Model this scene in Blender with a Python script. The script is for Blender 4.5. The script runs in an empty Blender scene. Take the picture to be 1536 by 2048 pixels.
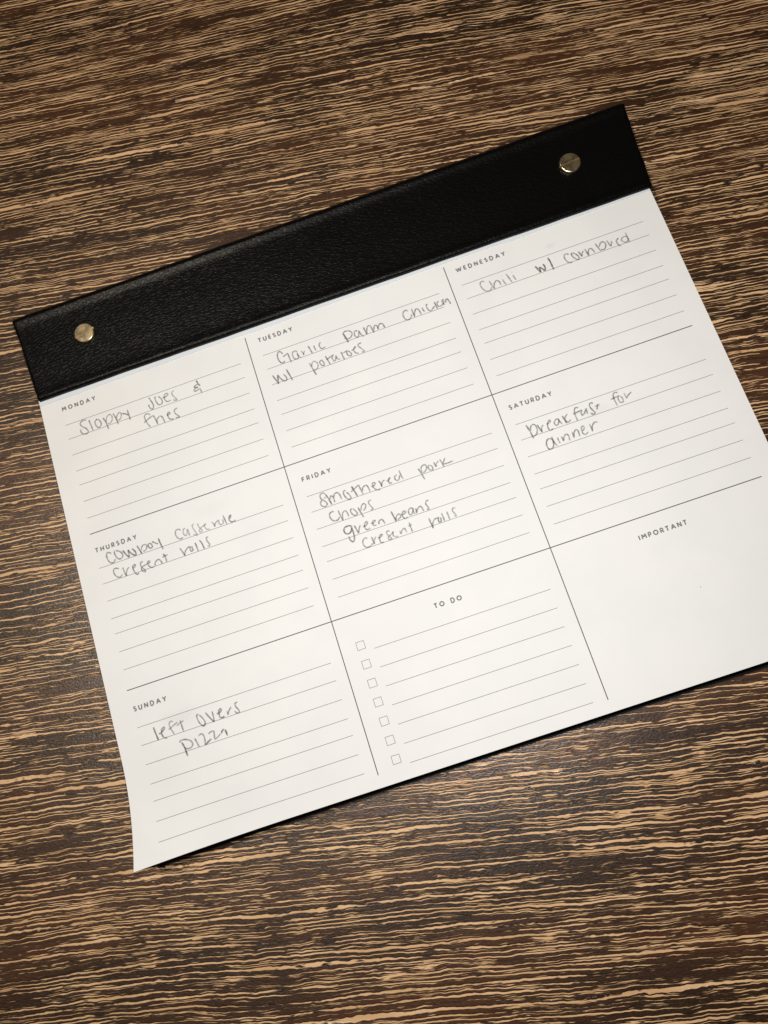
import bpy, bmesh, math, random
from mathutils import Matrix, Vector

# ------------------------------------------------------------------ camera, world, light
scene = bpy.context.scene
COL = scene.collection
S = 0.0907            # metres per page unit (the page is 3.08 units = 279 mm wide)
T = 0.0115            # height of the top sheet above the table
ROT = ((0.9452360777418396, 0.3072468925173301, 0.1101276730602581),
       (-0.3239745107317419, 0.9241782095894884, 0.20232437645697268),
       (-0.039614059768615026, -0.22692285903147463, 0.9731067476477747))
cam_data = bpy.data.cameras.new('camera')
cam = bpy.data.objects.new('camera', cam_data)
COL.objects.link(cam)
rx, ry, rz = [Vector((r[0], -r[1], -r[2])) for r in ROT]
mw = Matrix((( rx.x, -ry.x, -rz.x), (rx.y, -ry.y, -rz.y), (rx.z, -ry.z, -rz.z))).to_4x4()
mw.translation = Vector((0.50453551 * S, -1.13064127 * S, 3.33863992 * S + T))
cam.matrix_world = mw
cam_data.sensor_fit = 'HORIZONTAL'
cam_data.sensor_width = 36.0
cam_data.lens = 1540.0 / 1536.0 * 36.0
cam_data.clip_start = 0.01
cam_data.clip_end = 20.0
scene.camera = cam

world = bpy.data.worlds.new('World')
scene.world = world
world.use_nodes = True
bg = world.node_tree.nodes['Background']
bg.inputs['Color'].default_value = (1.0, 0.86, 0.72, 1)
bg.inputs['Strength'].default_value = 0.015

scene.view_settings.view_transform = 'Standard'
scene.view_settings.look = 'None'
scene.view_settings.gamma = 1.0
scene.view_settings.exposure = 0.0
scene.view_settings.use_curve_mapping = False

def lamp(name, loc, target, power, color, size):
    d = bpy.data.lights.new(name, 'AREA')
    d.shape = 'DISK'; d.size = size; d.energy = power; d.color = color
    o = bpy.data.objects.new(name, d); COL.objects.link(o)
    o.location = loc
    o.rotation_euler = (Vector(target) - Vector(loc)).to_track_quat('-Z', 'Y').to_euler()
    return o
def pg(u, v, h=0.0): return (u * S, -v * S, h)
# warm room lamp overhead, towards the far left; small, so its shadows are crisp
lamp('room_lamp', pg(-2.6, -1.7, 0.96), pg(0.3, 0.3), 5.2, (1.0, 0.895, 0.75), 0.04)
# the phone's own small white light, close beside the camera: sheen on the wood, falloff to the corners
lamp('phone_light', pg(0.70, 0.68, 0.33), pg(0.5, 0.75), 0.66, (0.97, 0.985, 1.0), 0.010)

# ------------------------------------------------------------------ node helpers
def new_mat(name):
    m = bpy.data.materials.new(name); m.use_nodes = True
    nt = m.node_tree
    return m, nt, nt.nodes['Principled BSDF'], nt.nodes['Material Output']
class NG:
    def __init__(s, nt): s.nt = nt
    def n(s, t, **kw):
        nd = s.nt.nodes.new(t)
        for k, v in kw.items(): setattr(nd, k, v)
        return nd
    def put(s, sock, v):
        if hasattr(v, 'links') or isinstance(v, bpy.types.NodeSocket): s.nt.links.new(v, sock)
        else: sock.default_value = v
    def math(s, op, a, b=0.0, c=0.0, clamp=False):
        nd = s.n('ShaderNodeMath', operation=op); nd.use_clamp = clamp
        s.put(nd.inputs[0], a); s.put(nd.inputs[1], b); s.put(nd.inputs[2], c)
        return nd.outputs[0]
    def comb(s, x, y, z=0.0):
        nd = s.n('ShaderNodeCombineXYZ')
        s.put(nd.inputs[0], x); s.put(nd.inputs[1], y); s.put(nd.inputs[2], z)
        return nd.outputs[0]
    def noise(s, vec, scale=1.0, detail=2.0, rough=0.5, dist=0.0, dims='3D'):
        nd = s.n('ShaderNodeTexNoise'); nd.noise_dimensions = dims
        s.put(nd.inputs['Vector'], vec)
        nd.inputs['Scale'].default_value = scale; nd.inputs['Detail'].default_value = detail
        nd.inputs['Roughness'].default_value = rough; nd.inputs['Distortion'].default_value = dist
        return nd.outputs['Fac']
    def step(s, x, lo, hi, a=0.0, b=1.0):
        nd = s.n('ShaderNodeMapRange'); nd.interpolation_type = 'SMOOTHSTEP'; nd.clamp = True
        s.put(nd.inputs['Value'], x)
        s.put(nd.inputs['From Min'], lo); s.put(nd.inputs['From Max'], hi)
        s.put(nd.inputs['To Min'], a); s.put(nd.inputs['To Max'], b)
        return nd.outputs['Result']
    def mix(s, f, a, b):
        nd = s.n('ShaderNodeMix'); nd.data_type = 'RGBA'
        s.put(nd.inputs[0], f); s.put(nd.inputs[6], a); s.put(nd.inputs[7], b)
        return nd.outputs[2]
    def bump(s, h, strength, dist):
        nd = s.n('ShaderNodeBump'); nd.inputs['Strength'].default_value = strength
        nd.inputs['Distance'].default_value = dist; s.put(nd.inputs['Height'], h)
        return nd.outputs['Normal']
    def objxyz(s):
        tc = s.n('ShaderNodeTexCoord'); sp = s.n('ShaderNodeSeparateXYZ')
        s.nt.links.new(tc.outputs['Object'], sp.inputs[0])
        return tc.outputs['Object'], sp.outputs[0], sp.outputs[1], sp.outputs[2]

# ------------------------------------------------------------------ materials
def mat_wood():
    m, nt, b, out = new_mat('dark_wood_grain_laminate'); g = NG(nt)
    oc, ox, oy, oz = g.objxyz()
    a = math.radians(-10.5); ca, sa = math.cos(a), math.sin(a)
    X = g.math('ADD', g.math('MULTIPLY', ox, ca), g.math('MULTIPLY', oy, sa))
    Y = g.math('ADD', g.math('MULTIPLY', ox, -sa), g.math('MULTIPLY', oy, ca))
    M = g.math
    def warp(sx, sy, amp, z, det=1.0):
        return M('MULTIPLY', M('SUBTRACT', g.noise(g.comb(M('MULTIPLY', X, sx), M('MULTIPLY', Y, sy), z), 1.0, det), 0.5), amp)
    # the grain bends slowly, wavers, and jitters
    Yw = M('ADD', Y, warp(3.0, 6.0, 0.016, 1.3))
    Yw = M('ADD', Yw, warp(14.0, 30.0, 0.0028, 7.7))
    Yw = M('ADD', Yw, warp(80.0, 110.0, 0.0015, 4.1, 1.0))
    Yw = M('ADD', Yw, warp(300.0, 240.0, 0.00080, 14.1, 1.0))
    def field(sx, sy, z, det=0.0, rough=0.5):
        return g.noise(g.comb(M('MULTIPLY', X, sx), M('MULTIPLY', Yw, sy), z), 1.0, det, rough)
    reg = g.noise(g.comb(M('MULTIPLY', X, 8.0), M('MULTIPLY', Yw, 50.0), 3.0), 1.0, 3.0, 0.6)     # where veins crowd
    reg2 = g.noise(g.comb(M('MULTIPLY', X, 26.0), M('MULTIPLY', Yw, 160.0), 9.0), 1.0, 2.0, 0.6)
    # long veins: one per period across the grain, each wandering on its own
    def veins(period, sx, z, lo, amp_on, amp_w, cap):
        j = M('MULTIPLY', M('SUBTRACT', field(sx, 0.45 / period, z, 1.0), 0.5), 2.3)
        q = M('ADD', M('DIVIDE', Yw, period), j)
        idx = M('FLOOR', q); fr = M('ABSOLUTE', M('SUBTRACT', M('FRACT', q), 0.5))
        on = g.noise(g.comb(M('MULTIPLY', X, sx * 1.5), M('MULTIPLY', idx, 7.31), z + 5.0), 1.0, 2.0, 0.55)
        wv = g.noise(g.comb(M('MULTIPLY', X, 260.0), M('MULTIPLY', idx, 3.7), z + 9.0), 1.0, 2.0, 0.6)
        w = M('ADD', M('MULTIPLY', M('SUBTRACT', on, 0.5), amp_on), lo)
        w = M('ADD', w, M('MULTIPLY', M('SUBTRACT', reg, 0.5), amp_w))
        w = M('ADD', w, M('MULTIPLY', M('SUBTRACT', reg2, 0.5), amp_w))
        w = M('ADD', w, M('MULTIPLY', M('SUBTRACT', wv, 0.5), 0.26))
        w = M('MINIMUM', w, cap)
        dw = M('SUBTRACT', w, fr)
        return g.step(dw, -0.03, 0.04), g.step(dw, -0.18, -0.05), g.step(dw, -0.17, -0.10, 1.0, 0.0)
    va, halo, room = veins(0.00182, 9.0, 0.0, 0.125, 0.85, 0.22, 0.175)
    vb, hb, _ = veins(0.00105, 30.0, 40.0, 0.0, 1.25, 0.42, 0.19)
    vb = M('MULTIPLY', vb, room)
    brk = g.noise(g.comb(M('MULTIPLY', X, 110.0), M('MULTIPLY', Yw, 620.0), 31.0), 1.0, 2.0, 0.6)
    f2 = field(85.0, 1700.0, 21.0, 2.0, 0.6)
    v2 = g.step(M('ADD', f2, M('MULTIPLY', M('SUBTRACT', reg2, 0.5), 0.40)), 0.61, 0.65)
    # short cross breaks chop the veins
    gap = g.step(M('ADD', brk, M('MULTIPLY', M('SUBTRACT', reg2, 0.5), 0.5)), 0.33, 0.39)
    vein = M('MAXIMUM', M('MULTIPLY', M('MAXIMUM', va, vb), gap), v2, clamp=True)
    # colours
    tone = g.noise(g.comb(M('MULTIPLY', X, 6.0), M('MULTIPLY', Yw, 25.0), 50.0), 1.0, 3.0, 0.6)
    speck = g.noise(g.comb(M('MULTIPLY', X, 900.0), M('MULTIPLY', Yw, 1500.0), 60.0), 1.0, 2.0, 0.6)
    dark = g.mix(g.step(tone, 0.38, 0.62), (0.032, 0.013, 0.005, 1), (0.078, 0.027, 0.009, 1))
    dark = g.mix(g.step(speck, 0.45, 0.75, 0.0, 0.35), dark, (0.082, 0.046, 0.022, 1))
    tan = g.mix(g.step(g.noise(g.comb(M('MULTIPLY', X, 25.0), M('MULTIPLY', Yw, 200.0), 70.0), 1.0, 2.0), 0.35, 0.65),
                (0.68, 0.41, 0.205, 1), (0.84, 0.535, 0.29, 1))
    dark = g.mix(M('MULTIPLY', M('MAXIMUM', halo, M('MULTIPLY', hb, 0.6)), 0.7), dark, (0.010, 0.005, 0.003, 1))
    g.put(b.inputs['Base Color'], g.mix(vein, dark, tan))
    # relief: brown ridges stand proud, the pale veins are grooves; pores on the ridges
    h = M('MULTIPLY', M('SUBTRACT', 1.0, vein), 1.0)
    h = M('ADD', h, M('MULTIPLY', speck, 0.26))
    h = M('ADD', h, M('MULTIPLY', brk, 0.12))
    g.put(b.inputs['Normal'], g.bump(h, 0.9, 0.00045))
    g.put(b.inputs['Roughness'], M('ADD', 0.28, M('MULTIPLY', speck, 0.12)))
    b.inputs['Specular IOR Level'].default_value = 0.95
    return m

def mat_leather():
    m, nt, b, out = new_mat('black_pebbled_leather'); g = NG(nt)
    oc, ox, oy, oz = g.objxyz(); M = g.math
    w = g.n('ShaderNodeVectorMath', operation='ADD')
    nz = g.n('ShaderNodeTexNoise'); nz.inputs['Scale'].default_value = 400.0; g.put(nz.inputs['Vector'], oc)
    sc = g.n('ShaderNodeVectorMath', operation='SCALE'); g.put(sc.inputs[0], nz.outputs['Color']); sc.inputs['Scale'].default_value = 0.0016
    g.put(w.inputs[0], oc); g.put(w.inputs[1], sc.outputs[0])
    mp = g.n('ShaderNodeMapping'); g.put(mp.inputs['Vector'], w.outputs[0]); mp.inputs['Scale'].default_value = (0.65, 1.3, 1.0)
    vo = g.n('ShaderNodeTexVoronoi'); vo.feature = 'DISTANCE_TO_EDGE'; vo.inputs['Scale'].default_value = 620.0
    g.put(vo.inputs['Vector'], mp.outputs[0])
    crease = g.step(vo.outputs['Distance'], 0.0, 0.22)
    fine = g.noise(oc, 2600.0, 2.0, 0.6)
    big = g.noise(oc, 60.0, 3.0, 0.6)
    h = M('ADD', M('MULTIPLY', crease, 0.7), M('MULTIPLY', fine, 0.35))
    h = M('ADD', h, M('MULTIPLY', big, 0.8))
    g.put(b.inputs['Normal'], g.bump(h, 0.5, 0.00013))
    b.inputs['Base Color'].default_value = (0.0022, 0.0021, 0.0022, 1)
    g.put(b.inputs['Roughness'], M('ADD', 0.28, M('MULTIPLY', fine, 0.16)))
    b.inputs['Specular IOR Level'].default_value = 0.15
    return m

def mat_paper(name, col, rough=0.62):
    m, nt, b, out = new_mat(name); g = NG(nt)
    oc, ox, oy, oz = g.objxyz()
    big = g.noise(oc, 35.0, 3.0, 0.6)
    tooth = g.noise(oc, 2500.0, 3.0, 0.7)
    c2 = tuple(c * k for c, k in zip(col, (0.965, 0.965, 0.97))) + (1,)
    g.put(b.inputs['Base Color'], g.mix(g.step(big, 0.35, 0.65), col + (1,), c2))
    g.put(b.inputs['Normal'], g.bump(tooth, 0.12, 0.00005))
    b.inputs['Roughness'].default_value = rough
    b.inputs['Specular IOR Level'].default_value = 0.28
    return m

def mat_ink(name, col):
    m, nt, b, out = new_mat(name); g = NG(nt)
    oc, ox, oy, oz = g.objxyz()
    n = g.noise(oc, 3000.0, 1.0)
    g.put(b.inputs['Base Color'], g.mix(g.step(n, 0.3, 0.7), col + (1,), tuple(c * 1.25 for c in col) + (1,)))
    b.inputs['Roughness'].default_value = 0.6
    b.inputs['Specular IOR Level'].default_value = 0.2
    return m

def mat_pencil():
    m, nt, b, out = new_mat('pencil_graphite'); g = NG(nt)
    oc, ox, oy, oz = g.objxyz(); M = g.math
    at = g.n('ShaderNodeAttribute'); at.attribute_name = 'pressure'
    grain = g.noise(oc, 4200.0, 2.0, 0.7)
    al = M('MULTIPLY', at.outputs['Fac'], g.step(grain, 0.30, 0.62, 0.35, 1.0), clamp=True)
    b.inputs['Base Color'].default_value = (0.075, 0.072, 0.075, 1)
    b.inputs['Roughness'].default_value = 0.5
    b.inputs['Specular IOR Level'].default_value = 0.4
    tr = g.n('ShaderNodeBsdfTransparent'); mx = g.n('ShaderNodeMixShader')
    g.put(mx.inputs[0], al); nt.links.new(tr.outputs[0], mx.inputs[1]); nt.links.new(b.outputs[0], mx.inputs[2])
    nt.links.new(mx.outputs[0], out.inputs['Surface'])
    return m

def mat_brass():
    m, nt, b, out = new_mat('worn_brass'); g = NG(nt)
    oc, ox, oy, oz = g.objxyz(); M = g.math
    sm = g.noise(oc, 350.0, 4.0, 0.65)
    g.put(b.inputs['Base Color'], g.mix(g.step(sm, 0.35, 0.7), (0.95, 0.80, 0.52, 1), (0.86, 0.68, 0.39, 1)))
    b.inputs['Metallic'].default_value = 1.0
    g.put(b.inputs['Roughness'], g.step(sm, 0.3, 0.7, 0.24, 0.36))
    g.put(b.inputs['Normal'], g.bump(sm, 0.05, 0.0003))
    return m

WOOD = mat_wood(); LEATHER = mat_leather(); BRASS = mat_brass()
PAPER = mat_paper('white_planner_paper', (0.865, 0.865, 0.86))
STUB = mat_paper('torn_paper_stub', (0.75, 0.80, 0.84))  # white paper; bluish tint paints in the cool shade beside the binding
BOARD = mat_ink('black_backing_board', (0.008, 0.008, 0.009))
RULE = mat_ink('grey_ruling_ink', (0.23, 0.22, 0.225))
DIVIDE = mat_ink('dark_grey_divider_ink', (0.10, 0.10, 0.108))
TYPE = mat_ink('grey_heading_ink', (0.20, 0.195, 0.20))
PENCIL = mat_pencil()

# ------------------------------------------------------------------ mesh helpers
def make(name, verts, faces, mat, parent=None, smooth=False, label=None):
    me = bpy.data.meshes.new(name)
    me.from_pydata([tuple(v) for v in verts], [], faces)
    me.update()
    if smooth:
        for p in me.polygons: p.use_smooth = True
    me.materials.append(mat)
    o = bpy.data.objects.new(name, me); COL.objects.link(o)
    if parent is not None: o.parent = parent
    if label: o['label'] = label
    return o

C0, C1, C2 = 0.8870192977664726, 0.9923599490777212, 1.4322578903127605
def curl(u, v):
    d = -u * math.cos(C1) + v * math.sin(C1) - C2
    return C0 * d * d * S if d > 0 else 0.0
CU, CV, CH = 0.50453551, 1.13064127, 3.33863992 * S
def onpage(u, v, h=0.0, lift=1.0):
    """point of the (curled) sheet; where it lifts the sheet also creeps outward a little"""
    z = curl(u, v); k = 0.5 * z / (CH - z)
    return ((u + (u - CU) * k) * S, -(v + (v - CV) * k) * S, T + 0.5 * z * lift + h)

# ------------------------------------------------------------------ the table
bm = bmesh.new()
bmesh.ops.create_cube(bm, size=1.0)
bmesh.ops.scale(bm, vec=(1.5, 1.1, 0.03), verts=bm.verts)
bmesh.ops.translate(bm, vec=(0.05, -0.03, -0.015), verts=bm.verts)
bmesh.ops.bevel(bm, geom=[e for e in bm.edges], offset=0.002, segments=2, affect='EDGES')
me = bpy.data.meshes.new('table_top'); bm.to_mesh(me); bm.free(); me.materials.append(WOOD)
table = bpy.data.objects.new('table_top', me); COL.objects.link(table)
table['kind'] = 'structure'

# ------------------------------------------------------------------ the planner
pad = bpy.data.objects.new('weekly_planner', None); COL.objects.link(pad)
pad['label'] = 'white weekly planner pad with black leather binding, filled in with pencilled dinners'
pad['category'] = 'planner'
pad.empty_display_size = 0.02

PL, PR, PT, PB = -1.0512, 2.0281, -1.10, 1.4607

def slab(name, zt, zb, mat, u0, u1, v0, v1, nu, nv, parent):
    """closed solid between two height functions"""
    vs, fs = [], []
    for k, zf in enumerate((zt, zb)):
        for j in range(nv + 1):
            for i in range(nu + 1):
                u = u0 + (u1 - u0) * i / nu; v = v0 + (v1 - v0) * j / nv
                q = onpage(u, v)
                vs.append((q[0], q[1], zf(u, v)))
    N = (nu + 1) * (nv + 1)
    at = lambda k, i, j: k * N + j * (nu + 1) + i
    for j in range(nv):
        for i in range(nu):
            fs.append((at(0, i, j), at(0, i, j + 1), at(0, i + 1, j + 1), at(0, i + 1, j)))
            fs.append((at(1, i, j), at(1, i + 1, j), at(1, i + 1, j + 1), at(1, i, j + 1)))
    for i in range(nu):
        fs.append((at(0, i, 0), at(0, i + 1, 0), at(1, i + 1, 0), at(1, i, 0)))
        fs.append((at(0, i, nv), at(1, i, nv), at(1, i + 1, nv), at(0, i + 1, nv)))
    for j in range(nv):
        fs.append((at(0, 0, j), at(1, 0, j), at(1, 0, j + 1), at(0, 0, j + 1)))
        fs.append((at(0, nu, j), at(0, nu, j + 1), at(1, nu, j + 1), at(1, nu, j)))
    return make(name, vs, fs, mat, parent)

bq = [(PL + .006, -1.15), (PR - .004, -1.15), (PR - .004, PB + .027), (PL - .035, PB + .024)]   # a little askew; black overhang at the bottom stands in for more shadow
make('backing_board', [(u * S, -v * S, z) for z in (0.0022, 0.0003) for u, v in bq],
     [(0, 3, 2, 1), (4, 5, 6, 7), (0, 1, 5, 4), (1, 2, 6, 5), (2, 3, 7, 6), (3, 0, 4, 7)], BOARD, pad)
slab('sheet_stack', lambda u, v: T - 0.0004 + 0.47 * curl(u, v), lambda u, v: 0.0023 + 0.40 * curl(u, v), PAPER,
     PL + .004, PR - .003, PT, PB - .004, 60, 60, pad)
page = slab('top_sheet', lambda u, v: T + 0.5 * curl(u, v), lambda u, v: T - 0.00015 + 0.5 * curl(u, v), PAPER, PL, PR, PT, PB, 150, 126, pad)

# ---- printed and pencilled marks lie on the sheet as thin films of ink and graphite
def ribbon(pts, width, h, vs, fs, seg=0.02):
    """flat strip along a polyline in page units (u, v)"""
    P = [pts[0]]
    for a, b in zip(pts, pts[1:]):
        L = math.hypot(b[0] - a[0], b[1] - a[1]); n = max(1, math.ceil(L / seg))
        for k in range(1, n + 1): P.append((a[0] + (b[0] - a[0]) * k / n, a[1] + (b[1] - a[1]) * k / n))
    base = len(vs); hw = width / 2
    for k, (u, v) in enumerate(P):
        a = P[max(k - 1, 0)]; b = P[min(k + 1, len(P) - 1)]
        tx, ty = b[0] - a[0], b[1] - a[1]; L = math.hypot(tx, ty) or 1e-9
        nx, ny = -ty / L * hw, tx / L * hw
        vs.append(onpage(u - nx, v - ny, h)); vs.append(onpage(u + nx, v + ny, h))
    for k in range(len(P) - 1):
        q = base + 2 * k; fs.append((q, q + 2, q + 3, q + 1))

def inked(name, strokes, width, h, mat, label=None):
    vs, fs = [], []
    for k, s_ in enumerate(strokes): ribbon(s_, width, h + 0.000002 * (k % 5), vs, fs)
    return make(name, vs, fs, mat, page, label=label)

COLS = ((-0.9504, -0.0541), (0.0586, 0.9391), (1.0502, 1.9365))
ROWS = ((-0.5584, -0.4847, -0.4018, -0.3185, -0.2467, -0.1627, -0.0786),
        (0.1692, 0.2453, 0.3279, 0.4112, 0.4824, 0.5652, 0.6484),
        (0.9083, 0.9863, 1.0695, 1.1525, 1.2239, 1.3053, 1.3854))
RW, DW = 0.0023, 0.0041
for r in range(3):
    for c in range(3):
        if r == 2 and c > 0: continue
        for v in ROWS[r]:
            inked('ruled_line', [[(COLS[c][0], v), (COLS[c][1], v)]], RW, 0.00003, RULE)
TODO = (0.9079, 0.991, 1.0742, 1.1564, 1.2387, 1.3203, 1.4005)
for i, v in enumerate(TODO):
    inked('ruled_line', [[(0.143, v), (0.9391, v)]], RW, 0.00003, RULE)
    vb = v - 0.0125; a, b_, w_ = 0.0735, 0.1085, 0.0345
    inked('checkbox', [[(a, vb), (b_, vb)], [(a, vb - w_), (b_, vb - w_)], [(a, vb + RW / 2), (a, vb - w_ - RW / 2)], [(b_, vb + RW / 2), (b_, vb - w_ - RW / 2)]], RW, 0.00003, RULE)
for pts in ([(-0.9564, 0), (1.9441, 0)], [(-0.9564, 0.7403), (1.9441, 0.7403)], [(0, -0.677), (0, 1.4092)], [(1, -0.677), (1, 1.4092)]):
    inked('divider_line', [pts], DW, 0.00004 + (0.00001 if pts[0][0] == pts[1][0] else 0), DIVIDE)

# ---- geometric capitals drawn as strokes (unit cap height, y down from the cap line)
def arc(cx, cy, rx_, ry_, a0, a1, n=14):
    return [(cx + rx_ * math.cos(math.radians(a0 + (a1 - a0) * k / n)), cy + ry_ * math.sin(math.radians(a0 + (a1 - a0) * k / n))) for k in range(n + 1)]
G_ = {
 'M': (0.92, [[(0.04, 1), (0.10, 0), (0.46, 0.66), (0.82, 0), (0.88, 1)]]),
 'O': (1.00, [arc(0.5, 0.5, 0.44, 0.44, 0, 360, 28)]),
 'N': (0.78, [[(0.05, 1), (0.05, 0), (0.73, 1), (0.73, 0)]]),
 'D': (0.80, [[(0.05, 0), (0.05, 1), (0.28, 1)] + arc(0.28, 0.5, 0.45, 0.5, 90, -90) + [(0.05, 0)]]),
 'A': (0.88, [[(0.02, 1), (0.44, 0), (0.86, 1)], [(0.18, 0.66), (0.70, 0.66)]]),
 'Y': (0.76, [[(0.02, 0), (0.38, 0.55), (0.74, 0)], [(0.38, 0.55), (0.38, 1)]]),
 'T': (0.68, [[(0.0, 0.04), (0.68, 0.04)], [(0.34, 0.04), (0.34, 1)]]),
 'U': (0.74, [[(0.05, 0), (0.05, 0.62)] + arc(0.37, 0.64, 0.32, 0.34, 180, 0) + [(0.69, 0)]]),
 'E': (0.56, [[(0.54, 0.04), (0.05, 0.04), (0.05, 0.96), (0.54, 0.96)], [(0.05, 0.5), (0.50, 0.5)]]),
 'S': (0.56, [arc(0.28, 0.26, 0.22, 0.22, -30, -270, 12) + arc(0.28, 0.72, 0.23, 0.24, -90, 150, 12)]),
 'W': (1.22, [[(0.02, 0), (0.32, 1), (0.61, 0.08), (0.90, 1), (1.20, 0)]]),
 'H': (0.76, [[(0.05, 0), (0.05, 1)], [(0.71, 0), (0.71, 1)], [(0.05, 0.5), (0.71, 0.5)]]),
 'R': (0.64, [[(0.05, 1), (0.05, 0.04), (0.30, 0.04)] + arc(0.32, 0.31, 0.25, 0.27, -90, 90) + [(0.05, 0.58)], [(0.33, 0.58), (0.60, 1)]]),
 'F': (0.54, [[(0.52, 0.04), (0.05, 0.04), (0.05, 1)], [(0.05, 0.5), (0.48, 0.5)]]),
 'I': (0.12, [[(0.06, 0), (0.06, 1)]]),
 'P': (0.60, [[(0.05, 1), (0.05, 0.04), (0.30, 0.04)] + arc(0.30, 0.32, 0.25, 0.28, -90, 90) + [(0.05, 0.60)]]),
 ' ': (0.45, []),
}
def heading(text, u0, u1, vtop, cap=0.0198):
    total = sum(G_[ch][0] for ch in text) * cap * 1.03
    gap = (u1 - u0 - total) / (len(text) - 1)
    u = u0; strokes = []
    for ch in text:
        wd, st = G_[ch]
        for s_ in st:
            q = [(u + x * cap * 1.03, vtop + y * cap) for x, y in s_]; run = [q[0]]
            for i in range(1, len(q)):
                run.append(q[i])
                if i < len(q) - 1:
                    a = math.atan2(q[i][1] - q[i - 1][1], q[i][0] - q[i - 1][0]); b_ = math.atan2(q[i + 1][1] - q[i][1], q[i + 1][0] - q[i][0])
                    if abs((b_ - a + math.pi) % (2 * math.pi) - math.pi) > 0.7: strokes.append(run); run = [q[i]]
            strokes.append(run)
        u += wd * cap * 1.03 + gap
    vs, fs = [], []
    for k, s_ in enumerate(strokes): ribbon(s_, 0.0056, 0.00004 + 0.000002 * (k % 7), vs, fs, 0.05)
    make('heading', vs, fs, TYPE, page, label='printed grey heading ' + text)
for a in (('MONDAY', -0.9473, -0.7777, -0.6535), ('TUESDAY', 0.0575, 0.2277, -0.650), ('WEDNESDAY', 1.0508, 1.291, -0.650),
          ('THURSDAY', -0.9490, -0.7477, 0.0735), ('FRIDAY', 0.0604, 0.197, 0.0755), ('SATURDAY', 1.0518, 1.2499, 0.0745),
          ('SUNDAY', -0.9460, -0.7947, 0.8165), ('TO DO', 0.4461, 0.5693, 0.8095), ('IMPORTANT', 1.3667, 1.5776, 0.812)):
    heading(*a)

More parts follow.
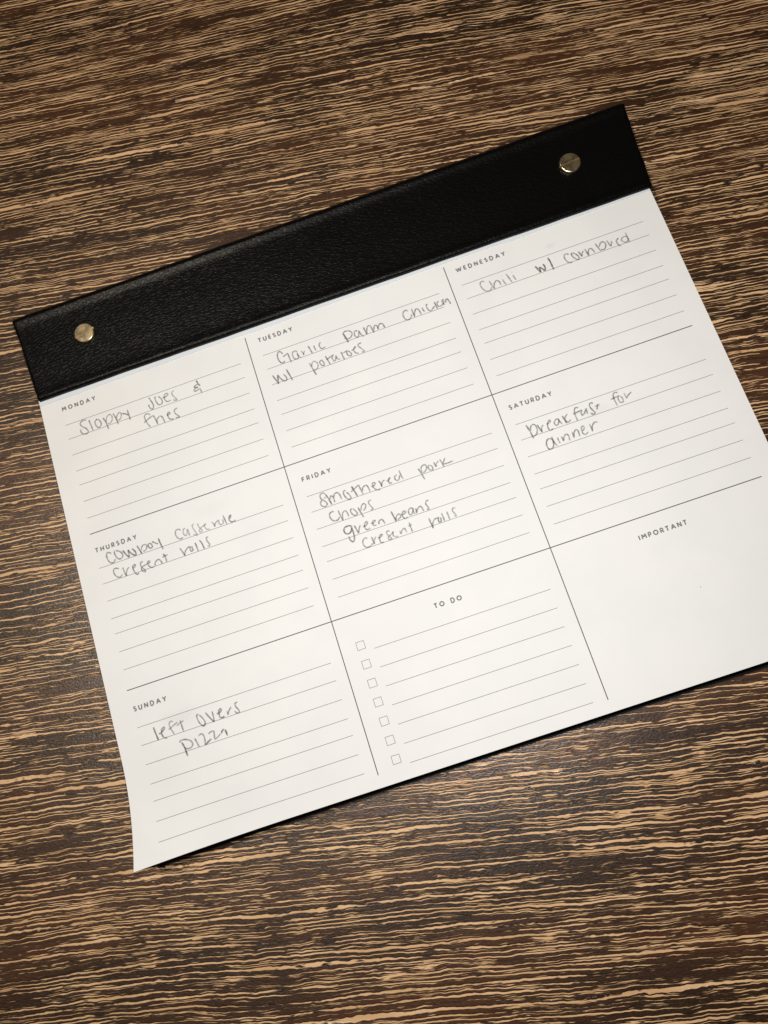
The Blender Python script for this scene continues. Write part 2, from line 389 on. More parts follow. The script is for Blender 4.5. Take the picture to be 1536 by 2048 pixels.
# ---- pencil handwriting: [word, [[pressure, [u, v, u, v ... in hundredths of a millimetre]]]]
HAND = [["Sloppy",[[1,[-7672,-4973,-7793,-5021,-7960,-4932,-7912,-4763,-7755,-4606,-7698,-4454,-7749,-4383,-7884,-4386,-7997,-4483,-8015,-4590,-7987,-4650]],[1.1,[-7558,-4946,-7519,-4700,-7482,-4406]],[1,[-7232,-4846,-7308,-4773,-7312,-4634,-7252,-4482,-7149,-4465,-7064,-4564,-7087,-4723,-7176,-4836,-7254,-4834]],[1.2,[-6929,-4816,-6845,-4564,-6794,-4215]],[0.8,[-6827,-4557,-6796,-4726,-6689,-4848,-6591,-4853,-6524,-4728,-6578,-4546,-6685,-4465,-6776,-4488]],[1.2,[-6462,-4866,-6374,-4592,-6333,-4286]],[0.8,[-6347,-4582,-6311,-4689,-6200,-4789,-6127,-4772,-6108,-4675,-6166,-4536,-6259,-4470,-6310,-4498]],[1.3,[-6075,-4707,-5944,-4651,-5806,-4544]],[1.2,[-5806,-4795,-5793,-4559,-5776,-4303]]]],["Joes",[[1.1,[-4759,-5001,-4704,-4839,-4650,-4637,-4652,-4517,-4719,-4441,-4796,-4480,-4837,-4605,-4837,-4696]],[1,[-4454,-4948,-4500,-4884,-4493,-4720,-4439,-4559,-4347,-4505,-4241,-4567,-4228,-4703,-4284,-4824,-4349,-4909]],[0.9,[-4183,-4767,-4068,-4765,-3952,-4803,-3910,-4868,-3972,-4911,-4048,-4879,-4098,-4796,-4097,-4654,-4031,-4539,-3938,-4525,-3856,-4545]],[0.8,[-3623,-4923,-3712,-4875,-3732,-4761,-3678,-4640,-3595,-4479,-3649,-4458,-3775,-4525]]]],["&",[[1.4,[-2560,-5013,-2519,-4846,-2450,-4709]],[1.1,[-2524,-4828,-2635,-4808,-2727,-4751,-2659,-4716,-2555,-4677]],[1,[-2564,-4681,-2669,-4679,-2766,-4604,-2724,-4548,-2582,-4576,-2478,-4608]],[1.2,[-2480,-4599,-2471,-4384]]]],["fries",[[0.9,[-4877,-4199,-4943,-4279,-5070,-4310,-5149,-4239,-5148,-4078,-5102,-3882,-5010,-3679]],[0.9,[-5246,-3955,-5127,-4011,-4912,-4102,-4768,-4139]],[1.2,[-4768,-4139,-4718,-3961,-4667,-3673]],[0.8,[-4676,-3786,-4630,-3928,-4514,-4006,-4446,-4011]],[1.2,[-4446,-4011,-4393,-3881,-4355,-3659]],[1.1,[-4204,-3946,-4111,-3937,-4043,-3992,-4085,-4038,-4150,-3992,-4156,-3874,-4121,-3752,-4024,-3686,-3944,-3697]],[0.9,[-3669,-4091,-3767,-4081,-3832,-4015,-3817,-3889,-3749,-3785,-3673,-3677,-3741,-3672,-3856,-3705]]]],["Garlic",[[1.2,[1367,-4832,1291,-4962,1203,-4986,1133,-4890,1102,-4739,1133,-4555,1201,-4462,1290,-4445,1354,-4501]],[1,[1337,-4701,1456,-4747,1573,-4790]],[1.1,[1573,-4790,1585,-4577,1608,-4335]],[0.9,[1980,-4691,1900,-4773,1801,-4759,1746,-4638,1770,-4466,1862,-4391,1935,-4414,1973,-4511,1960,-4658]],[0.9,[1952,-4661,1973,-4511,2068,-4384]],[0.8,[2147,-4679,2193,-4550,2206,-4454]],[0.8,[2206,-4454,2232,-4555,2302,-4630]],[1.2,[2502,-4789,2540,-4601,2583,-4402]],[1,[2739,-4729,2740,-4606,2773,-4468]],[1,[3064,-4768,2991,-4715,2960,-4615,2991,-4501,3072,-4456,3205,-4491]]]],["w/",[[1.3,[656,-4057,736,-3846,811,-3588]],[1.3,[811,-3588,836,-3769,877,-4005]],[1.1,[877,-4005,951,-3806,1072,-3641,1184,-3639,1205,-3771,1123,-3943]],[1.4,[1304,-4106,1361,-3853,1427,-3538]]]],["potatoes",[[1.1,[2320,-4032,2378,-3789]],[1.8,[2378,-3789,2459,-3408]],[0.8,[2375,-3810,2419,-3955,2508,-4032,2593,-4000,2664,-3863,2625,-3736,2531,-3641,2446,-3673]],[1,[2857,-3971,2767,-3924,2762,-3815,2827,-3721,2909,-3710,2919,-3807,2877,-3943,2832,-3981]],[1.2,[3062,-4085,3107,-3897,3155,-3657]],[0.9,[3059,-3895,3199,-3953,3407,-4015,3331,-3953,3323,-3835,3365,-3729,3435,-3773,3494,-3932,3522,-3781,3636,-3727]],[1.1,[3749,-4027,3771,-3827,3796,-3637]],[0.8,[3765,-3930,3897,-3961,4032,-4001]],[1.1,[4032,-4001,3975,-3911,3992,-3784,4064,-3717,4148,-3745,4126,-3854,4048,-3964]],[0.9,[4194,-3919,4306,-3948,4409,-4009,4379,-4031,4297,-3951,4305,-3827,4366,-3723,4452,-3731]],[0.9,[4696,-4113,4558,-4094,4527,-4025,4593,-3909,4703,-3726,4653,-3685,4592,-3728]]]],["Parm",[[2.2,[4083,-4818,4135,-4583,4193,-4323]],[1,[4073,-4527,4148,-4578]],[1,[4086,-4825,4207,-4858,4332,-4834,4426,-4759,4451,-4653,4389,-4549,4282,-4487,4157,-4511]],[1,[4693,-4672,4650,-4721,4572,-4687,4534,-4590,4549,-4473,4612,-4417,4678,-4439,4727,-4548,4761,-4678]],[1,[4761,-4678,4784,-4542,4831,-4413,4903,-4361]],[1.1,[4988,-4767,5017,-4580,5041,-4380]],[1,[5041,-4380,5084,-4539,5141,-4692,5216,-4743,5294,-4713]],[1.1,[5301,-4711,5319,-4560,5342,-4360]],[1,[5342,-4360,5388,-4502,5442,-4625,5513,-4661,5564,-4594,5564,-4434]],[1.1,[5564,-4434,5596,-4534,5683,-4644,5757,-4647,5824,-4582,5852,-4396]]]],["chicken",[[1.0,[7003,-4763,6946,-4839,6843,-4825,6770,-4727,6759,-4570,6812,-4434,6911,-4387,7025,-4432,7114,-4577]],[1.1,[7178,-4821,7191,-4637,7193,-4421]],[1,[7193,-4421,7245,-4580,7335,-4724,7403,-4734,7460,-4658,7502,-4418]],[1.1,[7618,-4714,7634,-4591,7669,-4479]],[1,[7900,-4775,7829,-4757,7819,-4609,7869,-4464,7980,-4457,8141,-4592]],[1.2,[8195,-4777,8200,-4623,8220,-4418]],[1,[8365,-4747,8285,-4679,8259,-4582]],[1,[8259,-4582,8320,-4495,8440,-4512,8569,-4605,8579,-4727,8512,-4699,8515,-4590,8550,-4478]],[1.2,[8640,-4550,8674,-4672,8748,-4697,8787,-4574,8811,-4430]]]],["Chili",[[0.9,[10471,-4882,10375,-4929,10284,-4875,10261,-4743,10310,-4565,10397,-4451,10507,-4400,10618,-4444,10678,-4544]],[0.9,[10667,-4850,10704,-4640,10766,-4413]],[1.0,[10766,-4413,10785,-4555,10876,-4697,10977,-4737,11056,-4644,11076,-4477]],[0.9,[11214,-4706,11239,-4554,11286,-4421]],[0.6,[11222,-4857,11236,-4835]],[1,[11434,-4876,11486,-4688,11553,-4413]],[1,[11689,-4723,11706,-4592,11743,-4477]],[0.8,[11692,-4880,11706,-4856]]]],["w/",[[2,[12668,-4760,12715,-4700,12759,-4569,12812,-4425]],[1.8,[12812,-4425,12827,-4553,12843,-4670]],[1.8,[12843,-4670,12911,-4581,12994,-4456,13039,-4479,13059,-4606,13030,-4752]],[1.9,[13312,-4951,13345,-4730,13355,-4510,13361,-4342]]]],["cornbred",[[1,[14182,-4769,14077,-4835,13979,-4777,13960,-4639,14020,-4457,14113,-4389,14202,-4398]],[1.1,[14356,-4773,14287,-4764,14295,-4615,14372,-4475,14453,-4407,14520,-4441,14513,-4564,14433,-4693,14365,-4769]],[1.2,[14586,-4754,14631,-4590,14660,-4470]],[1,[14660,-4470,14695,-4589,14794,-4708]],[1.2,[14878,-4759,14907,-4553,14928,-4412]],[1,[14928,-4412,14970,-4577,15060,-4699,15149,-4651,15219,-4442]],[1.1,[15360,-4835,15416,-4618,15461,-4430]],[1.1,[15461,-4624,15586,-4781,15696,-4785,15760,-4675,15695,-4506,15588,-4452,15495,-4489]],[1,[15851,-4797,15890,-4623,15929,-4474]],[1,[15929,-4474,16001,-4603,16024,-4691]],[1,[16345,-4660,16307,-4699,16231,-4644,16214,-4518,16265,-4376,16325,-4364]],[0.9,[16709,-4660,16585,-4697,16455,-4640,16436,-4538,16526,-4441,16645,-4442,16721,-4582]],[0.9,[16702,-4858,16702,-4614,16707,-4357]]]],["cowboy",[[1.1,[-7986,1098,-8060,1017,-8154,1022,-8200,1135,-8173,1330,-8094,1464,-7990,1494,-7903,1441,-7882,1374]],[1.1,[-7807,1011,-7845,1091,-7822,1265,-7745,1403,-7642,1438,-7531,1365,-7536,1234,-7635,1108,-7768,1043]],[1.5,[-7481,1124,-7390,1321,-7279,1507]],[1.3,[-7279,1507,-7254,1368,-7263,1180]],[1.5,[-7263,1180,-7160,1363,-7042,1487,-6963,1468,-6985,1331,-7079,1188]],[1.4,[-6850,1128,-6793,1305,-6721,1533]],[1,[-6720,1385,-6648,1244,-6543,1197,-6447,1258,-6478,1377,-6571,1455,-6659,1434]],[1.2,[-6323,1208,-6383,1261,-6367,1378,-6288,1433,-6220,1382,-6247,1271,-6304,1205]],[1.2,[-6187,1181,-6066,1287,-5956,1362]],[1.4,[-5897,1133,-5864,1366,-5809,1653]]]],["cresent",[[1,[-7813,1830,-7909,1769,-8020,1768,-8066,1881,-8030,2039,-7930,2155,-7823,2173,-7720,2090]],[1.1,[-7653,1820,-7622,2032,-7579,2229]],[1,[-7579,2229,-7541,2078,-7461,1941,-7380,1913]],[1.1,[-7267,1979,-7184,1980,-7104,1916,-7140,1876,-7223,1912,-7235,2036,-7201,2194,-7118,2304,-7025,2263]],[1,[-6760,1869,-6862,1871,-6891,1989,-6849,2113,-6756,2254,-6769,2304,-6866,2253,-6904,2149,-6857,2073]],[1,[-6857,2073,-6681,2033,-6526,2004,-6477,1956,-6543,1925,-6590,2000,-6559,2130,-6472,2223,-6345,2230]],[1.1,[-6311,2205,-6268,2074,-6158,2002,-6071,2022,-6010,2144,-6004,2228]],[1.1,[-5866,1828,-5802,2008,-5794,2230]],[1,[-5934,1977,-5802,1944,-5678,1928]]]],["rolls",[[1.1,[-5130,1834,-5061,2007,-4998,2223]],[1.1,[-4998,2223,-4973,2106,-4884,1988,-4775,1922,-4672,1923]],[1.1,[-4672,1923,-4715,2000,-4709,2106,-4657,2124,-4604,2096,-4626,2008,-4609,1922]],[1.3,[-4458,1831,-4433,1972,-4408,2221]],[1.3,[-4256,1785,-4184,1942,-4137,2211]],[1,[-3854,1781,-3928,1778,-3958,1848,-3929,1973,-3876,2095,-3896,2145,-3945,2157,-3961,2111]]]],["casserole",[[0.9,[-4902,1127,-4970,1053,-5090,1061,-5151,1178,-5126,1344,-5021,1469,-4870,1453]],[0.8,[-4689,1102,-4784,1128,-4822,1272,-4770,1409,-4680,1361,-4618,1166]],[0.8,[-4618,1166,-4593,1332,-4596,1489]],[0.7,[-4282,1046,-4382,1090,-4371,1232,-4275,1531,-4351,1524,-4422,1461]],[0.7,[-4142,1075,-4132,1217,-4067,1338,-4033,1429,-4076,1482,-4145,1448,-4130,1355,-4057,1302]],[0.7,[-4057,1302,-3930,1267,-3810,1220,-3871,1229,-3886,1322,-3824,1452,-3697,1486]],[0.8,[-3564,1217,-3495,1320,-3476,1465]],[0.8,[-3476,1465,-3405,1312,-3237,1233]],[0.8,[-3242,1251,-3276,1377,-3202,1462,-3093,1421,-3084,1247]],[1,[-3026,1109,-2996,1317,-2960,1536]],[1.1,[-2817,1340,-2744,1287,-2713,1209,-2792,1250,-2827,1376,-2761,1488,-2650,1507,-2564,1478]]]],["smothered",[[0.8,[1286,1797,1179,1852]],[1,[1313,1769,1262,1640,1147,1599,1059,1680,1064,1811,1158,1918,1241,2059,1211,2159,1098,2174,999,2084,1002,1956,1098,1879]],[1.4,[1307,1730,1369,1937,1424,2197]],[1.1,[1418,1955,1457,1857,1525,1844,1564,1951,1567,2146]],[1.1,[1580,1956,1643,1812,1778,1785,1839,1881,1874,2115]],[1.1,[2132,1809,2038,1822,2012,1961,2068,2128,2163,2227,2246,2191,2223,2035,2141,1895]],[1.5,[2409,1730,2465,1954,2526,2216]],[1,[2311,1955,2491,1871,2704,1770]],[1.1,[2704,1770,2729,1974,2768,2219]],[1.1,[2783,2086,2826,1952,2936,1889,3030,1932,3077,2208]],[1,[3165,2017,3273,2018,3364,1958,3340,1894,3251,1918,3246,2046,3310,2180,3415,2245,3501,2229]],[1.1,[3525,1867,3580,2018,3584,2166]],[1,[3584,2166,3653,1994,3776,1930]],[1,[3825,2014,3953,1980,4010,1921,3952,1941,3917,2047,3947,2152,4032,2129]],[1,[4315,1895,4211,1938,4198,2054,4263,2131,4357,2085,4415,1944]],[1,[4456,1745,4473,1965,4509,2165]]]],["pork",[[1.1,[5215,1938,5278,2174,5331,2472]],[1,[5308,2158,5330,1979,5428,1880,5550,1897,5556,2033,5439,2151,5327,2178]],[1,[5692,1935,5621,2030,5658,2150,5761,2186,5786,2075,5722,1959]],[1,[5900,1889,5917,2029,5934,2129]],[0.8,[5934,2129,5979,1998,6111,1911]],[1.1,[6166,1864,6216,2056,6231,2235]],[1,[6392,1878,6278,2025,6299,2112,6475,2122,6659,2108]]]],["chops",[[1.1,[1418,2508,1329,2476,1222,2531,1189,2666,1243,2812,1330,2879,1475,2875,1575,2782]],[1.1,[1590,2504,1612,2722,1658,2976]],[1,[1658,2976,1691,2786,1761,2646,1858,2625,1918,2719,1931,2907]],[1.1,[2148,2617,2078,2666,2074,2793,2145,2909,2242,2943,2300,2872,2251,2745,2180,2628]],[1.3,[2395,2658,2440,2884,2497,3123]],[1,[2477,2824,2545,2665,2641,2588,2716,2633,2714,2724,2637,2825,2560,2844]],[0.9,[3003,2550,2904,2552,2864,2648,2905,2773,2961,2902,2921,2943,2854,2929]]]],["green",[[1.5,[1943,3344,1826,3264,1655,3270,1571,3373,1592,3512,1728,3572,1844,3494,1900,3356]],[1.4,[1900,3356,1907,3621,1875,3846,1780,3944,1697,3837,1683,3675]],[1.2,[2028,3321,2069,3520,2105,3690]],[1,[2105,3690,2170,3529,2269,3379]],[1,[2336,3494,2483,3480,2583,3370,2529,3337,2432,3436,2422,3590,2500,3670,2616,3631]],[1,[2692,3474,2824,3467,2893,3412,2823,3387,2770,3474,2786,3585,2898,3598]],[1.2,[2998,3607,3036,3488,3164,3454,3211,3549,3238,3664]]]],["beans",[[1.4,[3616,3255,3651,3466,3697,3719]],[1,[3689,3703,3759,3530,3855,3471,3932,3511,3913,3610,3755,3699]],[1,[3959,3547,4090,3540,4179,3466,4102,3426,4010,3512,4005,3642,4078,3734,4190,3707]],[1,[4480,3413,4369,3400,4283,3503,4290,3637,4390,3645,4472,3516,4492,3417]],[1,[4492,3417,4479,3571,4505,3686]],[1.1,[4603,3470,4571,3682]],[1.1,[4571,3682,4661,3529,4788,3455,4845,3515,4874,3697]],[1,[5198,3348,5117,3320,5043,3426,5083,3572,5097,3683,5013,3666]]]],["cresent",[[1,[2379,4009,2279,3959,2162,4051,2150,4224,2243,4344,2404,4341,2516,4262]],[1,[2545,3992,2563,4161,2569,4324]],[0.9,[2569,4324,2624,4152,2732,4042]],[1,[2776,4131,2911,4119,2993,4044,2906,4044,2837,4167,2842,4331,2973,4376]],[0.9,[3324,4011,3215,3988,3172,4077,3233,4201,3306,4330,3254,4356,3181,4315,3194,4232,3350,4153]],[0.9,[3350,4153,3458,4088,3415,4132,3406,4246,3497,4322,3584,4323]],[0.9,[3706,4129,3714,4280]],[0.9,[3714,4280,3801,4148,3918,4100,3944,4197,3956,4290]],[1,[4166,3920,4169,4128,4181,4353]],[0.8,[4070,4079,4257,4041]]]],["rolls",[[1.2,[4967,4037,4986,4236,5005,4478]],[1,[5005,4478,5055,4289,5173,4153,5324,4132]],[1.2,[5364,4102,5310,4216,5317,4322,5391,4318,5432,4155]],[1.1,[5512,4006,5527,4174,5532,4352]],[1.1,[5728,4007,5742,4175,5745,4353]],[0.9,[6113,3979,6001,3970,5964,4075,6034,4248,6016,4301,5952,4278]]]],["breakfast",[[1.8,[9907,1680,9980,1964]],[1.4,[9980,1964,10012,2326]],[1,[10019,1979,10062,1831,10165,1762,10258,1808,10283,1981,10205,2163,10079,2234,10002,2206]],[1.2,[10340,1827,10380,2017,10414,2193]],[1,[10414,2193,10456,2021,10564,1908]],[1,[10694,1944,10814,1918,10894,1853,10839,1821,10748,1917,10706,2089,10746,2220,10894,2204]],[1,[11225,1881,11117,1876,11016,1968,11026,2089,11117,2110,11196,1987,11215,1877]],[1,[11215,1877,11237,2026,11289,2150]],[1.2,[11398,1803,11430,1979,11465,2179]],[1,[11628,1806,11483,1928,11477,2090,11565,2146,11682,2072]],[1,[12124,1718,12032,1672,11948,1747,11906,1943,11909,2225]],[1.1,[11823,1901,12019,1879,12228,1850]],[1.1,[12228,1850,12152,1963,12168,2063,12277,2009,12406,1845]],[1.1,[12406,1845,12377,2092]],[1.1,[12745,1735,12639,1696,12570,1788,12602,1964,12669,2130,12584,2180,12508,2094]],[1.1,[12887,1823,12843,1936,12790,2045]],[1,[12747,1900,12975,1879]]]],["for",[[1,[13811,1650,13705,1611,13617,1668,13580,1835,13601,2162]],[0.9,[13449,1836,13626,1812,13823,1785]],[0.9,[13823,1785,13740,1854,13743,2035,13795,2094,13888,2069,13896,1932,13849,1814]],[0.8,[14032,1752,14044,1887,14054,2001]],[1,[14054,2001,14148,1905,14325,1811]]]],["dinner",[[1.2,[10658,2572,10538,2540,10434,2642,10393,2812,10448,2959,10583,2950,10674,2821,10697,2644,10658,2572]],[1.1,[10698,2494,10713,2720,10787,2931]],[0.9,[10909,2605,10911,2745,10931,2868]],[1,[11069,2617,11087,2832]],[1,[11087,2832,11175,2656,11287,2592,11346,2695,11325,2895]],[1,[11533,2577,11521,2839]],[1,[11521,2839,11603,2626,11718,2552,11772,2641,11752,2865]],[0.9,[11906,2690,12014,2636,12044,2531,11967,2503,11920,2625,11914,2785,11994,2861,12138,2798]],[0.8,[12285,2502,12306,2673,12295,2843]],[1,[12295,2843,12368,2626,12500,2511,12619,2543]]]],["left",[[1.5,[-7981,8405,-7947,8667,-7898,8967]],[1.2,[-7824,8729,-7691,8700,-7563,8597,-7587,8542,-7679,8608,-7713,8788,-7640,8942,-7532,8964]],[0.8,[-7158,8451,-7249,8410,-7330,8480,-7324,8649,-7222,8932]],[0.8,[-7411,8693,-7214,8613,-6987,8517]],[1.1,[-6876,8481,-6859,8701,-6844,8932]],[0.8,[-7071,8646,-6905,8591,-6739,8536]]]],["overs",[[1,[-6097,8489,-6178,8511,-6180,8702,-6108,8903]],[1.5,[-6108,8903,-6005,8984,-5909,8907]],[1,[-5909,8907,-5959,8724,-6080,8519]],[1.2,[-5824,8504,-5693,8761,-5562,8970]],[1.1,[-5562,8970,-5543,8761,-5546,8545]],[1.2,[-5389,8703,-5261,8696,-5176,8615,-5210,8557,-5275,8608,-5299,8743,-5278,8893,-5102,8890]],[1,[-4967,8718,-4960,8875]],[1,[-4960,8875,-4883,8733,-4763,8616]],[1,[-4472,8517,-4579,8543,-4587,8660,-4492,8858,-4537,8927,-4629,8898,-4668,8814]]]],["pizza",[[1.5,[-7025,9311,-6964,9515,-6917,9890]],[1,[-7119,9297,-7021,9235,-6862,9254,-6689,9340,-6610,9472,-6656,9581,-6765,9624,-6891,9607,-6938,9539]],[1.1,[-6482,9328,-6437,9496,-6385,9697]],[1,[-6316,9288,-6240,9250,-6146,9264,-6102,9371,-6107,9539,-6141,9697]],[1.5,[-6141,9697,-5998,9619,-5847,9543]],[1,[-5911,9331,-5792,9283,-5682,9295,-5688,9409,-5724,9598]],[0.9,[-5726,9605,-5630,9581,-5437,9473]],[1.5,[-5413,9473,-5350,9392,-5269,9333]],[1.6,[-5230,9369,-5188,9628]]]]]
def spline(P, n=7):
    if len(P) == 2: return [(P[0][0] + (P[1][0] - P[0][0]) * k / 5, P[0][1] + (P[1][1] - P[0][1]) * k / 5) for k in range(6)]
    Q = [(2 * P[0][0] - P[1][0], 2 * P[0][1] - P[1][1])] + P + [(2 * P[-1][0] - P[-2][0], 2 * P[-1][1] - P[-2][1])]
    out = []
    for i in range(1, len(Q) - 2):
        p0, p1, p2, p3 = Q[i - 1:i + 3]
        for k in range(n):
            t = k / n
            out.append(tuple(0.5 * (2 * p1[c] + (p2[c] - p0[c]) * t + (2 * p0[c] - 5 * p1[c] + 4 * p2[c] - p3[c]) * t * t
                                    + (-p0[c] + 3 * p1[c] - 3 * p2[c] + p3[c]) * t ** 3) for c in (0, 1)))
    out.append(P[-1])
    return out
rnd = random.Random(4)
for word, strokes in HAND:
    vs, fs, pr = [], [], []
    for si, (wt, flat) in enumerate(strokes):
        P = [(flat[i] * 1e-5 / S, flat[i + 1] * 1e-5 / S) for i in range(0, len(flat), 2)]
        P = spline(P)
        hw0 = 0.00042 / S * (0.80 + 0.20 * wt)
        base = len(vs); n = len(P); h0 = 0.00006 + 0.000004 * (si % 9)
        ph = rnd.random() * 6
        for k, (u, v) in enumerate(P):
            a = P[max(k - 1, 0)]; b_ = P[min(k + 1, n - 1)]
            tx, ty = b_[0] - a[0], b_[1] - a[1]; L = math.hypot(tx, ty) or 1e-9
            hw = hw0 * (0.92 + 0.12 * math.sin(ph + k * 0.7))
            nx, ny = -ty / L, tx / L
            end = min(1.0, 0.55 + 0.45 * min(k, n - 1 - k) / 2.0)
            for m_, al in ((-1, 0.0), (-0.45, 1.0), (0.45, 1.0), (1, 0.0)):
                vs.append(onpage(u + nx * hw * m_, v + ny * hw * m_, h0 + 0.000001 * k / n))
                pr.append(al * end * min(0.95, (0.54 + 0.07 * math.sin(ph * 2 + k * 0.4)) * min(wt, 1.6) ** 0.8))
        for k in range(n - 1):
            for q in range(3):
                i0 = base + 4 * k + q; fs.append((i0, i0 + 4, i0 + 5, i0 + 1))
    o = make('pencilled_word', vs, fs, PENCIL, page, label='pencil handwriting reading ' + word)
    at = o.data.attributes.new('pressure', 'FLOAT', 'POINT')
    at.data.foreach_set('value', pr)
# faint rubbed graphite left by an eraser and the side of the hand
for k, (P, wd, pres) in enumerate((([(-0.86, 0.905), (-0.74, 0.925), (-0.66, 0.915)], 0.045, 0.05), ([(-0.50, 0.070), (-0.38, 0.078), (-0.27, 0.070)], 0.045, 0.028),
                                  ([(1.47, -0.60), (1.50, -0.598), (1.53, -0.602)], 0.016, 0.07), ([(1.33, 0.235), (1.42, 0.23), (1.50, 0.24)], 0.035, 0.03))):
    vs, fs, pr = [], [], []
    Q = spline(P, 8)
    for i, (u, v) in enumerate(Q):
        e_ = math.sin(math.pi * i / (len(Q) - 1))
        for m_, al in ((-1, 0), (-.5, .6), (0, 1), (.5, .6), (1, 0)):
            vs.append(onpage(u, v + m_ * wd * (0.5 + 0.5 * e_), 0.00002 + 0.000002 * k)); pr.append(al * e_ * pres)
    for i in range(len(Q) - 1):
        for q in range(4): a = 5 * i + q; fs.append((a, a + 5, a + 6, a + 1))
    o = make('pencil_smudge', vs, fs, PENCIL, page, label='faint grey pencil smudge')
    o.data.attributes.new('pressure', 'FLOAT', 'POINT').data.foreach_set('value', pr)
# the stray dark fleck in the IMPORTANT box
vs = [onpage(1.5252 + 0.0022 * math.cos(t * math.pi / 4), 1.0966 + 0.0018 * math.sin(t * math.pi / 4), 0.00004) for t in range(8)]
make('ink_fleck', vs, [tuple(range(7, -1, -1))], DIVIDE, page)

# ---- stub of torn-off sheets just under the binding
rnd = random.Random(11)
vs, fs = [], []; n = 620; val = 0.0; tear = 0.0
for k in range(n + 1):
    u = PL + 0.003 + (PR - PL - 0.006) * k / n
    if k % 3 == 0: tear = 0.7 * tear + 0.3 * rnd.uniform(-1, 1)
    bite = 0.006 * max(0.0, math.sin(u * 3.1 + 0.6) * math.sin(u * 7.3 + 1.0)) ** 2
    low = -0.6945 + 0.0022 * tear + 0.0006 * rnd.uniform(-1, 1) + bite * (1 + 0.5 * tear)
    for v, h in ((-0.80, 0.00030), (low - 0.004, 0.00030), (low, 0.00022), (low, 0.00001)):
        vs.append((u * S, -v * S, T + h))
for k in range(n):
    for q in range(3):
        i0 = 4 * k + q; fs.append((i0, i0 + 1, i0 + 5, i0 + 4))
make('torn_sheet_stub', vs, fs, STUB, pad, smooth=False, label='ragged strip of torn-off sheets along the binding')

# ------------------------------------------------------------------ leather binding strip
# profile across the strip (t: 0 = page side edge, 1 = far rounded spine), height above the table in mm
prof = [(0.000, 9.45), (0.000, 10.1), (0.004, 10.75), (0.012, 11.2), (0.026, 11.45), (0.045, 11.45), (0.070, 11.25), (0.11, 11.15), (0.25, 11.2), (0.45, 11.3),
        (0.65, 11.25), (0.79, 11.25), (0.835, 11.35), (0.855, 11.65), (0.875, 11.95), (0.890, 12.05), (0.912, 11.85), (0.937, 11.1), (0.960, 9.9), (0.975, 8.4), (0.988, 6.8), (0.996, 5.0), (1.0, 3.2), (0.998, 1.6), (0.99, 0.6), (0.97, 0.2)]
BL, BR = (-1.0430, -0.7170), (2.0350, -0.7030)
TL, TR = (-1.0840, -1.2080), (2.0780, -1.1960)
def strip_pt(s_, t): 
    a = (BL[0] + (TL[0] - BL[0]) * t, BL[1] + (TL[1] - BL[1]) * t); b_ = (BR[0] + (TR[0] - BR[0]) * t, BR[1] + (TR[1] - BR[1]) * t)
    return a[0] + (b_[0] - a[0]) * s_, a[1] + (b_[1] - a[1]) * s_
def wob(s_, k): return math.sin(s_ * 23 + k) * 0.5 + math.sin(s_ * 61 + 2.3 * k) * 0.3 + math.sin(s_ * 131 + 5 * k) * 0.2
vs, fs = [], []
endin = [(0.0, 0.55), (0.0006, 0.30), (0.0018, 0.12), (0.0035, 0.0)]
ss = [e[0] for e in endin] + [0.0035 + (1 - 0.007) * k / 300 for k in range(1, 300)] + [1 - e[0] for e in reversed(endin)]
dr = [e[1] for e in endin] + [0.0] * 299 + [e[1] for e in reversed(endin)]
NP = len(prof)
for i, (s_, drop) in enumerate(zip(ss, dr)):
    for j, (t, z) in enumerate(prof):
        u, v = strip_pt(s_, t)
        if drop > 0.1: u += 0.0016 * math.sin(j * 7.7 + i) + 0.0012 * math.sin(j * 3.1 + 1.0)
        v += 0.0012 * wob(s_, 1.0 if t < .5 else 4.0) * (1 if (t < 0.05 or t > 0.9) else 0)
        z = z * T / 0.009 if z < 9.4 else z + (T - 0.009) * 1000
        zz = z + (0.10 * wob(s_, 2.0 + t * 3) if z > 10 else 0) - (drop if z > 2 else 0)
        vs.append((u * S, -v * S, zz * 0.001))
for i in range(len(ss) - 1):
    for j in range(NP - 1):
        a = i * NP + j; fs.append((a, a + NP, a + NP + 1, a + 1))
# end walls (cut edge of the leather)
for i, flip in ((0, False), (len(ss) - 1, True)):
    base = len(vs); src = [vs[i * NP + j] for j in range(NP)]
    rng = list(range(i * NP, i * NP + NP))
    # fan along a floor line
    for j in range(NP):
        vs.append((vs[i * NP + j][0], vs[i * NP + j][1], 0.0002))
    for j in range(NP - 1):
        q = (i * NP + j, i * NP + j + 1, base + j + 1, base + j)
        fs.append(q if not flip else q[::-1])
make('leather_binding', vs, fs, LEATHER, pad, smooth=True, label='black leather strip gripping the top of the pad')

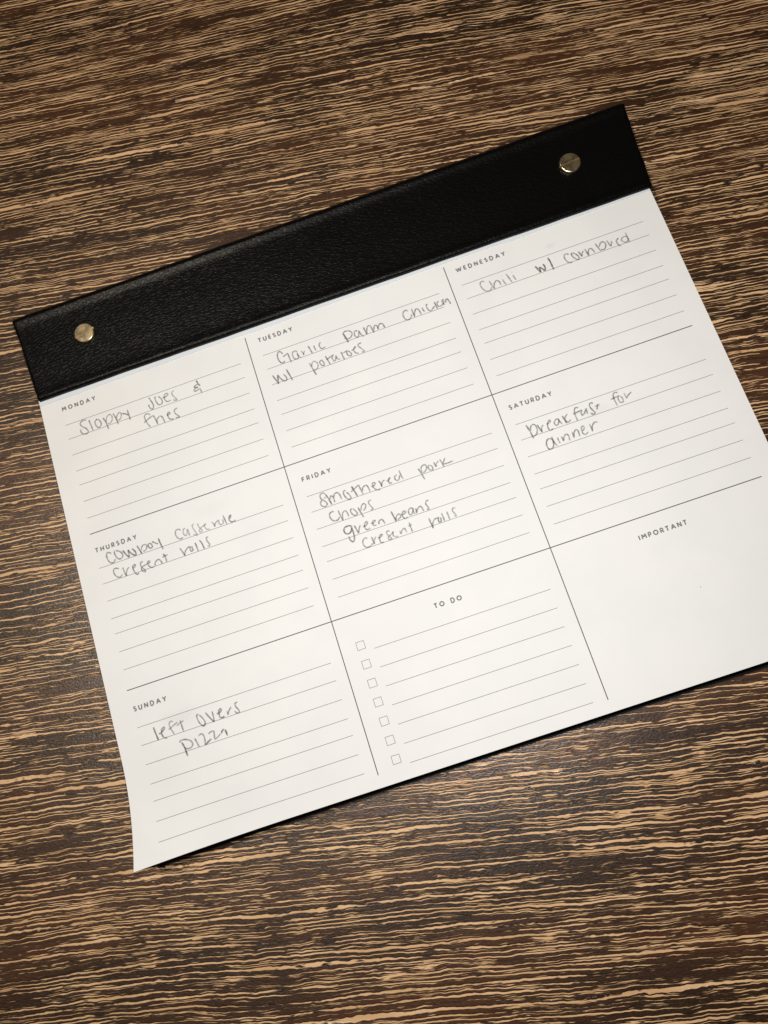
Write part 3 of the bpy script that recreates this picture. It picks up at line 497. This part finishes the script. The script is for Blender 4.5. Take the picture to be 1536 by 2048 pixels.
# ------------------------------------------------------------------ brass screw posts
def screw(u, v, ang, z0=T + 0.0022):
    R, H, SW, SD = 0.00465, 0.00150, 0.00045, 0.0008
    bm = bmesh.new()
    def half(sign):
        """one half of the slotted head: profile rings clipped at the slot wall"""
        rings = [(R, 0.0), (R, H * 0.62), (R - 0.00014, H * 0.80), (R - 0.00050, H), (R * 0.55, H + 0.00003)]
        prev = None; N = 40
        for r, z in rings:
            a0 = math.asin(SW / r)
            vsr = []
            for k in range(N + 1):
                t = a0 + (math.pi - 2 * a0) * k / N
                vsr.append(bm.verts.new((r * math.cos(t), sign * r * math.sin(t), z)))
            if prev:
                for k in range(N):
                    f = (prev[k], prev[k + 1], vsr[k + 1], vsr[k])
                    bm.faces.new(f if sign > 0 else f[::-1])
            prev = vsr
            if z > H: bm.faces.new(vsr if sign > 0 else vsr[::-1])
            if r == R and z > 0: edge_pts = None
        # slot wall
        top = []
        for r, z in rings: top.append((math.sqrt(r * r - SW * SW), z))
        wv = [bm.verts.new((x, sign * SW, z)) for x, z in top if z > 0] + [bm.verts.new((-x, sign * SW, z)) for x, z in reversed(top) if z > 0]
        wb = [bm.verts.new((-top[0][0], sign * SW, 0.0)), bm.verts.new((top[0][0], sign * SW, 0.0))]
        f = wv + wb
        bm.faces.new(f if sign < 0 else f[::-1])
    half(1); half(-1)
    zf = H - SD; x = math.sqrt(R * R - SW * SW)
    q = [bm.verts.new((a, b_, zf)) for a, b_ in ((-x, -SW), (x, -SW), (x, SW), (-x, SW))]
    bm.faces.new(q)
    for sx in (-1, 1):
        e = [bm.verts.new((sx * x, -SW, 0)), bm.verts.new((sx * x, SW, 0)), bm.verts.new((sx * x, SW, zf)), bm.verts.new((sx * x, -SW, zf))]
        bm.faces.new(e if sx > 0 else e[::-1])
    bmesh.ops.remove_doubles(bm, verts=bm.verts, dist=1e-7)
    bmesh.ops.recalc_face_normals(bm, faces=bm.faces)
    me = bpy.data.meshes.new('brass_screw'); bm.to_mesh(me); bm.free()
    for p_ in me.polygons: p_.use_smooth = len(p_.vertices) == 4 and abs(p_.normal.z) < 0.99 and p_.area < 1e-6
    me.materials.append(BRASS)
    o = bpy.data.objects.new('brass_screw', me); COL.objects.link(o); o.parent = pad
    o.location = (u * S, -v * S, z0); o.rotation_euler = (0, 0, math.radians(ang))
    return o
screw(-0.7380, -0.9690, 12.0)['label'] = 'round slotted brass screw at the left end of the binding'
s2 = screw(1.7255, -0.9500, 4.0)
s2.rotation_euler[0] = math.radians(3.5)
s2['label'] = 'round slotted brass screw at the right end of the binding'
